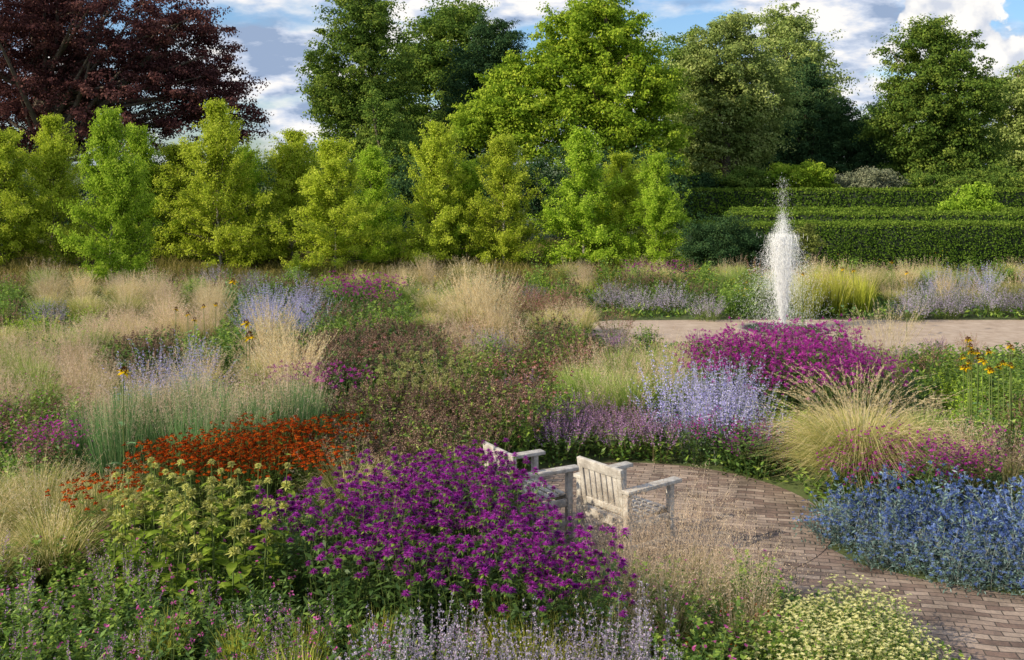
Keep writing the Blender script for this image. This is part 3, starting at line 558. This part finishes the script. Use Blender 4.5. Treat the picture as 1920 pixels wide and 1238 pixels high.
def lobetree(name,cat,label,px,Y,lobes,mt,cr=.75,per=80,L=.24,W=.17,dens=1.,tr=.3,base=0,k=26,depth=1.,bark='bark',vc=.5,group=None,rough=1.):
    s=Y/F; bx=(px-960)*s; e=new(name,None); e.location=(bx,Y,0); tag(e,label,cat,group)
    cs=[];ax=[]; zt=0
    for (lx,ly,rx,ry) in lobes:
        c=np.array([(lx-960)*s-bx,float(rn(1)[0])*rx*s*.25,H+(300-ly)*s]); a,b=rx*s,ry*s; zt=max(zt,c[2]+b*.4)
        n=int(dens*4*math.pi*a*b/(1.1*cr*cr)); u=unit(rn(n,3)); f=rn(4,3)*4.5; ph=U(0,6,4)
        nz=sum(np.sin(u@f[i]+ph[i]) for i in range(4))*.25
        q=U(.5,1.0,n)+.24*rough*nz; o_=U(0,1,n)<.2*rough; q=np.where(o_,U(.98,1.24,n)+.15*nz,q)
        p=c+u*np.array([a,a*depth,b])*q[:,None]; cs.append(p); ax.append(unit(u*[1,1,.4]+rn(n,3)*.3))
    cen=np.concatenate(cs); ax=np.concatenate(ax); kk=cen[:,2]>.25; cen=cen[kk]; ax=ax[kk]
    mb=MB(); clump_leaves(mb,cen,cr*np.clip(np.exp(rn(len(cen))*.4)*.8,.3,1.6),int(per*1.4),L*.76,W*.76,vc,ax)
    new('crown',mb.mesh('crown',M[mt]),e)
    t=MB(); k0=7; zz=np.linspace(0,zt,k0); P=np.stack([np.cumsum(rn(k0)*.12)*1.,np.cumsum(rn(k0)*.12),zz],1); P[0,:2]=0; P[:,0]+=np.linspace(0,((lobes[0][0]-960)*s-bx),k0)
    rad=tr*np.linspace(1,.25,k0); rad[0]*=1.35; t.tubes(P[None],rad[None],.5,0,10); tk=new('trunk',t.mesh('trunk',M[bark],True),e)
    b=MB(); limbs(b,P[0]+0,P[-1],cen,tr,k); new('limbs',b.mesh('limbs',M[bark],True),e)
lobetree('copper_beech_tree','tree','large copper beech with dark purple leaves at the upper left',110,50,[(60,130,170,120),(180,40,200,90),(330,90,110,75),(390,180,75,60),(250,190,160,80),(40,10,160,80),(455,235,38,38),(30,240,120,80)],'copper',.5,80,.16,.12,.68,.5,k=70)
lobetree('beech_tree','tree','dark green beech with layered boughs left of the sky gap',690,66,[(680,50,60,55),(670,140,95,75),(690,230,90,85),(612,180,40,32),(740,320,80,80),(690,10,38,30)],'beech',.55,75,.22,.15,.95)
lobetree('broadleaf_tree','tree','dull green broadleaf tree behind the beech and the cypress',840,78,[(840,90,84,74),(860,38,60,32),(820,200,90,110),(800,300,90,90),(775,110,45,50)],'beech',.75,75,.27,.19)
lobetree('cypress_tree','tree','dark blue green conifer peeping behind the bright maple',925,70,[(930,80,45,45),(915,150,65,70),(905,240,75,90)],'dktree',.5,80,.2,.1,1.1)
lobetree('maple_tree','tree','tall bright yellow green maple in the centre',1130,56,[(1120,75,98,80),(1170,180,92,105),(1070,150,75,75),(960,190,72,72),(920,230,58,48),(1200,285,82,70),(1110,22,58,34),(1230,165,34,52),(1030,240,85,65),(1000,130,44,34)],'maple',.5,75,.2,.15,.95,.4)
lobetree('lime_tree','tree','olive gold tree with drooping boughs left of the dark yew',1365,64,[(1360,110,70,60),(1400,170,76,57),(1330,200,64,70),(1340,280,80,50),(1375,50,42,28),(1300,130,36,42),(1425,215,48,50),(1290,265,45,50),(1410,275,50,45)],'goldtree',.52,75,.21,.14,.9)
lobetree('ash_tree','tree','tall sunlit tree rising behind the dark yew',1480,84,[(1480,90,58,58),(1475,42,42,28),(1500,170,68,78)],'goldtree',.75,75,.28,.18)
lobetree('broadleaf_tree','tree','dark tree behind the olive gold one',1290,85,[(1290,105,45,48),(1290,200,60,80),(1320,300,90,60)],'beech',.75,70,.3,.2)
lobetree('yew_tree','tree','dark green yew with pointed top and spreading skirts',1520,70,[(1515,165,34,50),(1515,220,60,55),(1510,275,85,60),(1575,250,45,55),(1450,290,75,55),(1580,300,70,50)],'dktree',.5,80,.22,.1,1.2)
lobetree('yew_tree','tree','low dark yew between the spreading yew and the right hand tree',1640,75,[(1640,250,40,50),(1650,310,60,40)],'dktree',.5,80,.22,.12,1.2)
lobetree('oak_tree','tree','round topped green and gold tree at the right',1765,66,[(1750,105,72,56),(1785,180,90,62),(1725,235,78,66),(1810,270,88,58),(1740,60,38,22),(1770,310,98,45),(1690,180,34,40)],'beech',.55,75,.21,.15,1.05)
lobetree('oak_tree','tree','golden green tree cut off by the right edge',1915,80,[(1900,200,70,60),(1930,280,90,70),(1960,160,60,50),(1870,170,30,25)],'goldtree',.7,75,.27,.19)
lobetree('small_tree','tree','small light green tree between the beech and the birches',735,48,[(715,210,32,32),(730,270,42,48),(745,340,52,58)],'beech',.36,70,.13,.09,.85,.15)
lobetree('broadleaf_tree','tree','broadleaf tree beyond the left edge of the view',-260,60,[(-260,80,150,130),(-230,240,170,90)],'beech',.8,60,.3,.2,.7)
lobetree('broadleaf_tree','tree','broadleaf tree beyond the right edge of the view',2180,70,[(2160,150,150,120),(2180,270,170,80)],'beech',.8,60,.3,.2,.7)
for i,(px,py,rx,ry,mt) in enumerate([(30,370,110,80,'dktree'),(190,380,110,80,'dktree'),(350,360,110,80,'dktree'),(520,360,85,60,'dktree'),(560,310,55,45,'beech'),(660,370,100,70,'dktree'),(800,370,100,75,'dktree'),(930,370,100,75,'dktree'),(1080,360,110,75,'dktree'),(1210,360,75,70,'dktree')]):
    lobetree('shrub','shrub','%s background shrub behind the birches, number %s from the left'%({'beech':'green','dktree':'dark','maple':'bright'}[mt],('one','two','three','four','five','six','seven','eight','nine','ten')[i]),px,46+(i%3)*2,[(px,py,rx,ry)],mt,.5,60,.16,.11,1.0,.12,k=10)
for px,py,rx,ry,mt,l in [(1400,338,60,20,'beech','low green rhododendron behind the far hedge'),(1495,330,62,24,'maple','bright green rhododendron behind the far hedge'),(1625,338,62,20,'greyshrub','grey leaved shrub behind the far hedge'),(1750,345,60,16,'beech','dark low shrub behind the far hedge at right'),(1880,340,70,20,'beech','green low shrub behind the far hedge at the right edge'),(1310,345,45,20,'dktree','dark low shrub behind the left end of the far hedge')]:
    lobetree('shrub','shrub',l,px,59.5,[(px,py,rx,ry),(px,py+20,rx,ry)],mt,.35,70,.15,.11,1.1,.1,k=8,rough=.5,depth=.7)
lobetree('shrub','shrub','bright yellow green shrub among the hedges at the right',1820,46,[(1820,388,44,20),(1826,365,28,18),(1840,352,14,10),(1800,392,36,18)],'limegreen',.25,60,.13,.1,1.0,.06,k=12)
lobetree('shrub','shrub','dark rounded yew bush at the left end of the nearest hedge',1350,33.5,[(1345,450,62,45),(1330,480,50,40),(1400,465,45,40)],'dktree',.25,80,.08,.05,1.1,.06,k=8,rough=.5)
lobetree('shrub','shrub','small olive bush right of the fountain spray before the hedge',1515,33,[(1510,455,30,30)],'olive',.2,70,.08,.05,1.0,.05,k=6)

# ---------------- birches
def birchmesh(h,Rm,mt,nb=170,nl=52000):
    t=MB(); z=np.linspace(0,h*.97,9); P=np.stack([np.cumsum(rn(9)*.03),np.cumsum(rn(9)*.03),z],1);P[0,:2]=0
    t.tubes(P[None],(.05*np.linspace(1,.12,9))[None],.5,0,8)
    s=np.sort(U(.03,.98,nb)**1.15); st=np.stack([np.interp(s*h,z,P[:,0]),np.interp(s*h,z,P[:,1]),s*h*.97],1)
    prof=np.where(s<.16,.85+.15*s/.16,np.clip(1-((s-.16)/.86)**1.05,.02,1)**.9)
    Lb=Rm*prof*U(.5,1.2,nb)*(1-.22*s)+.08; a=U(0,6.283,nb); d=np.stack([np.cos(a),np.sin(a),np.zeros(nb)],1)
    tt=np.linspace(0,1,5); B=st[:,None]+d[:,None]*(Lb[:,None]*tt[None])[...,None]; rise=U(.5,1.5,nb)*(.12+1.6*s); B[...,2]+=(Lb*rise)[:,None]*tt[None]-.1*Lb[:,None]*tt[None]**3
    nt_=nb*8; ib=R.integers(0,nb,nt_); tq=U(.15,.97,nt_); p0,_=samp(B,ib,tq); sd=U(-1,1,nt_)[:,None]*np.stack([-d[ib,1],d[ib,0],0*ib],1)+d[ib]*.5+np.stack([0*ib,0*ib,U(0,1.5,nt_)],1)
    tl=U(.15,.5,nt_)*(Lb[ib]/Rm*.6+.4); T=np.stack([p0,p0+unit(sd)*(tl*.5)[:,None],p0+unit(sd)*tl[:,None]-[[0,0,.03]]],1)
    b=MB(); b.tubes(B,.012*np.linspace(1,.2,5)[None]*np.ones((nb,1)),.5,0,4); b.ribbon(T,np.broadcast_to(np.array([.008,.006,.003]),(nt_,3)),.5)
    w=tl**1.2; idx=R.choice(nt_,nl,p=w/w.sum()); q=U(0,1.1,nl); p,_=samp(T,idx,q)
    p=p+rn(nl,3)*.055; p[:,2]=np.maximum(p[:,2]-np.abs(rn(nl))*.02,.05)
    N=unit(d[ib[idx]]*.7+[[0,0,.7]]+rn(nl,3)*.65); D=np.cross(N,rn(nl,3))+[[0,0,-.2]]
    c=MB(); c.leaf(p,D,N,.06*U(.6,1.25,nl),.046,np.clip(.35*U(0,1,nt_)[idx]+.65*U(0,1,nl),0,1))
    return t.mesh('trunk',M['birchbark'],True),b.mesh('branches',M['bark']),c.mesh('crown',M[mt])
BM=[birchmesh(4.6,1.65,'birch'),birchmesh(4.6,1.45,'birchgreen'),birchmesh(4.6,1.75,'birch'),birchmesh(4.6,1.55,'birchgreen')]
ordn=['leftmost','second','third','fourth','fifth','sixth','seventh','eighth','ninth','tenth','eleventh','twelfth','thirteenth','fourteenth','fifteenth','sixteenth','seventeenth','eighteenth','nineteenth','twentieth','twentyfirst']
bl=[(5,508,225),(105,500,200),(212,540,178),(262,500,215),(335,498,255),(415,506,170),(455,497,262),(548,497,228),(630,512,245),(700,497,262),(820,503,212),(875,497,290),(945,505,238),(1095,506,225),(1170,498,275),(1232,508,272),(-90,505,230),(-190,515,220)]
bl.sort()
vi=[0,1,0,2,1,1,0,2,3,2,0,3,2,3,0,3,2,1,3]
for i,(px,by,ty) in enumerate(bl):
    x,y=g(px,by); h=H+(300-ty)*y/F; e=new('birch_tree',None); e.location=(x,y,0); e.rotation_euler=(0,0,float(U(0,6.28))); k=h/5.; w=float(U(.92,1.1))*(.75 if px==1232 else 1)*(.85 if px==212 else 1); e.scale=(w,w,k)
    tag(e,'young birch with bright green crown, %s in the row from the left'%ordn[i],'tree','young birches in a loose row')
    t,b,c=BM[1 if px==212 else vi[i]]; new('trunk',t,e);new('branches',b,e);new('crown',c,e)

# ---------------- fountain
sv=Vector((-.9,-.43,0)).normalized(); el=math.radians(29); sv=Vector((sv.x*math.cos(el),sv.y*math.cos(el),math.sin(el)))
fx,fy=5.74,22.9
e=new('fountain',None); e.location=(fx,fy,0); tag(e,'white water jet fountain rising from a small pool set in the gravel','fountain')
mb=MB(); a=np.arange(48)/48*6.2832
V=[];Q=[]
for (r,z) in ((.95,.009),(.95,.03),(.8,.03),(.8,.01)): V+= [[r*math.cos(t),r*math.sin(t),z] for t in a]
for k in range(3):
    for i in range(48): j=(i+1)%48; Q.append([k*48+i,k*48+j,(k+1)*48+j,(k+1)*48+i])
mb.add(V,Q,.5); new('basin_rim',mb.mesh('basin_rim',M['stone']),e)
m,nt=NT('water'); p=nt.nodes.new('ShaderNodeBsdfPrincipled'); p.inputs['Base Color'].default_value=(.03,.045,.05,1); p.inputs['Roughness'].default_value=.12
nn=nt.nodes.new('ShaderNodeTexNoise'); nn.inputs['Scale'].default_value=14; bb=nt.nodes.new('ShaderNodeBump'); bb.inputs['Strength'].default_value=.5; bb.inputs['Distance'].default_value=.03; nt.links.new(nn.outputs[0],bb.inputs['Height']); nt.links.new(bb.outputs[0],p.inputs['Normal'])
o_=nt.nodes.new('ShaderNodeOutputMaterial'); nt.links.new(p.outputs[0],o_.inputs[0])
bm=bmesh.new(); bm.faces.new([bm.verts.new((.8*math.cos(t),.8*math.sin(t),.02)) for t in a]); me=bpy.data.meshes.new('water_surface'); bm.to_mesh(me); bm.free(); me.materials.append(m); new('water_surface',me,e)
mb=MB(); mb.tubes(np.array([[[0,0,.02],[0,0,.07],[0,0,.12]]]),np.array([[.05,.04,.025]])); new('nozzle',mb.mesh('nozzle',M['stone'],True),e)
M['spray']=mat('water_spray',[(.9,.91,.92),(.92,.92,.92)],tr=.3,var=0)
sun_n=np.array([list(sv)])  # water flakes are turned towards the sun, brightness put into their shape
mb=MB(); n=46000; Rr=.02+.24*np.abs(rn(n)); ray=U(0,1,n); h=(2.45-1.1*np.clip(Rr,0,.8)/.6)*(.42+.6*ray**.6); h=np.maximum(h,.5); xt=U(0,1,n)<.02; h=np.where(xt,U(2.1,3.2,n),h); Rr=np.where(xt,Rr*.4,Rr)
th=U(0,6.28,n); t=U(0,1,n)**.8; t=np.where(xt,U(.3,.68,n),t)
z=.08+h*4*t*(1-t); r=Rr*2*t; P=np.stack([r*np.cos(th),r*np.sin(th),z],1); D=np.stack([Rr*2*np.cos(th),Rr*2*np.sin(th),h*4*(1-2*t)],1)+rn(n,3)*.3
mb.leaf(P+rn(n,3)*.03,D,sun_n+rn(n,3)*.45,U(.01,.045,n),U(.002,.006,n),U(0,1,n)); new('spray',mb.mesh('spray',M['spray']),e)['kind']='stuff'
mb=MB(); n=9000; z=U(0,1,n)*1.9; P=np.stack([rn(n)*(.02+.07*z),rn(n)*(.02+.07*z),.08+z],1); mb.leaf(P,rn(n,3)*.12+[0,0,1],sun_n+rn(n,3)*.4,U(.04,.13,n),.007,U(0,1,n)); new('jet_column',mb.mesh('jet_column',M['spray']),e)['kind']='stuff'

# ---------------- chairs
def chair(x,y,rz,label,s=1.0):
    e=new('garden_armchair',None); e.location=(x,y,.013); e.rotation_euler=(0,0,rz); e.scale=(s*1.04,s,s*1.03); tag(e,label,'chair','weathered armchairs on the brick circle')
    def part(nm,bx):
        mb=MB()
        for b in bx: mb.box(*b[:2],**(b[2] if len(b)>2 else {}))
        o=new(nm,mb.mesh(nm,M['wood']),e); bv=o.modifiers.new('b','BEVEL'); bv.width=.005; bv.segments=2; return o
    for sx in (-1,1):
        part('leg',[((sx*.3,.27,.31),(.055,.055,.62))]); part('leg',[((sx*.3,-.27,.31),(.055,.055,.62))])
        part('armrest',[((sx*.305,.03,.637),(.1,.68,.034))]); part('side_rail',[((sx*.3,0,.33),(.03,.48,.07)),((sx*.3,0,.14),(.025,.48,.04))])
    part('seat',[((0,-.23+.075*k,.40-.006*(6-k)),(.56,.062,.022),) for k in range(7)]+[((0,.27,.34),(.54,.03,.1)),((0,-.262,.34),(.54,.024,.08))])
    an=.16; bxs=[]
    def bp(u,w): return (u,-.25-math.sin(an)*w,.40+math.cos(an)*w)
    for sx in (-1,1): bxs.append((bp(sx*.245,.2),(.05,.035,.42),dict(rx=an)))
    bxs.append((bp(0,.39),(.56,.04,.085),dict(rx=an))); bxs.append((bp(0,.05),(.438,.03,.06),dict(rx=an)))
    for k in range(6): bxs.append((bp(-.18+.072*k,.213),(.058,.016,.264),dict(rx=an)))
    part('backrest',bxs)
chair(1.04,9.95,-math.radians(52),'right weathered wooden armchair, half veiled by the pink hair grass')
chair(.15,10.4,-math.radians(60),'left pale wooden armchair, partly hidden by purple bee balm')

# ---------------- light, world, camera
sl=bpy.data.lights.new('sun','SUN'); sl.energy=5; sl.angle=math.radians(.5); sl.color=(1,.88,.67); so=new('sun',sl); so.rotation_euler=(-sv).to_track_quat('-Z','Y').to_euler()
w=bpy.data.worlds.new('World'); sc.world=w; w.use_nodes=True; nt=w.node_tree; N=nt.nodes; L=nt.links; N.clear()
sky=N.new('ShaderNodeTexSky'); sky.sky_type='NISHITA'; sky.sun_disc=False; sky.sun_elevation=el; sky.sun_rotation=math.atan2(sv.x,sv.y); sky.dust_density=.5; sky.ozone_density=2
tint=N.new('ShaderNodeMix'); tint.data_type='RGBA'; tint.blend_type='MULTIPLY'; tint.inputs[0].default_value=1; tint.inputs[7].default_value=(.68,.84,1.05,1); L.new(sky.outputs[0],tint.inputs[6])
tc=N.new('ShaderNodeTexCoord'); mp=N.new('ShaderNodeMapping'); mp.inputs['Scale'].default_value=(1,1,2.6); mp.inputs['Location'].default_value=(.3,.0,.15); L.new(tc.outputs['Generated'],mp.inputs[0])
n1=N.new('ShaderNodeTexNoise'); n1.inputs['Scale'].default_value=6; n1.inputs['Detail'].default_value=9; n1.inputs['Roughness'].default_value=.52; L.new(mp.outputs[0],n1.inputs[0])
n2=N.new('ShaderNodeTexNoise'); n2.inputs['Scale'].default_value=15; n2.inputs['Detail'].default_value=8; n2.inputs['Roughness'].default_value=.55; L.new(mp.outputs[0],n2.inputs[0])
acc=None
for (px,py,rad) in ((1775,45,.05),(1745,95,.035),(1810,100,.04),(1880,125,.03),(1760,-10,.04)):
    cd=Vector(((px-960)/F,1,(300-py)/F)).normalized(); vs=N.new('ShaderNodeVectorMath'); vs.operation='SUBTRACT'; vs.inputs[1].default_value=cd; L.new(tc.outputs['Generated'],vs.inputs[0])
    ln=N.new('ShaderNodeVectorMath'); ln.operation='LENGTH'; L.new(vs.outputs[0],ln.inputs[0])
    m1=N.new('ShaderNodeMath'); m1.operation='MULTIPLY_ADD'; m1.inputs[1].default_value=-1/rad; m1.inputs[2].default_value=1.; L.new(ln.outputs['Value'],m1.inputs[0])
    if acc is None: acc=m1
    else:
        mm=N.new('ShaderNodeMath'); mm.operation='MAXIMUM'; L.new(acc.outputs[0],mm.inputs[0]); L.new(m1.outputs[0],mm.inputs[1]); acc=mm
nb_=N.new('ShaderNodeTexNoise'); nb_.inputs['Scale'].default_value=42; nb_.inputs['Detail'].default_value=6; L.new(tc.outputs['Generated'],nb_.inputs[0])
ad=N.new('ShaderNodeMath'); ad.operation='MULTIPLY_ADD'; ad.inputs[1].default_value=1.3; L.new(nb_.outputs[0],ad.inputs[0]); L.new(acc.outputs[0],ad.inputs[2])
rc=ramp(nt,[(0,0,0),(1,1,1)],[.78,.86]); L.new(ad.outputs[0],rc.inputs[0])
r1=ramp(nt,[(0,0,0),(1,1,1)],[.42,.52]); L.new(n1.outputs[0],r1.inputs[0])
r2=ramp(nt,[(2.3,3.0,4.3),(4.5,5.0,6.0),(7.2,7.0,6.8)],[.41,.49,.57]); L.new(n2.outputs[0],r2.inputs[0])
mx=N.new('ShaderNodeMix'); mx.data_type='RGBA'; L.new(r1.outputs[0],mx.inputs[0]); L.new(tint.outputs[2],mx.inputs[6]); L.new(r2.outputs[0],mx.inputs[7])
r3=ramp(nt,[(4.6,4.9,5.6),(7.3,7.1,6.8)],[.38,.55]); L.new(nb_.outputs[0],r3.inputs[0])
mx2=N.new('ShaderNodeMix'); mx2.data_type='RGBA'; L.new(rc.outputs[0],mx2.inputs[0]); L.new(mx.outputs[2],mx2.inputs[6]); L.new(r3.outputs[0],mx2.inputs[7])
bg=N.new('ShaderNodeBackground'); bg.inputs[1].default_value=.145; L.new(mx2.outputs[2],bg.inputs[0]); wo=N.new('ShaderNodeOutputWorld'); L.new(bg.outputs[0],wo.inputs[0])
cam=bpy.data.cameras.new('camera'); cam.sensor_width=36; cam.lens=F/1920*36; cam.shift_y=-(619-HY)/1920; cam.clip_end=2000; co=new('camera',cam); co.location=(0,0,H); co.rotation_euler=(math.pi/2,0,0); sc.camera=co
sc.view_settings.view_transform='Standard'; sc.view_settings.look='None'; sc.view_settings.exposure=0
print('filler',nf,'objects',len(bpy.data.objects))
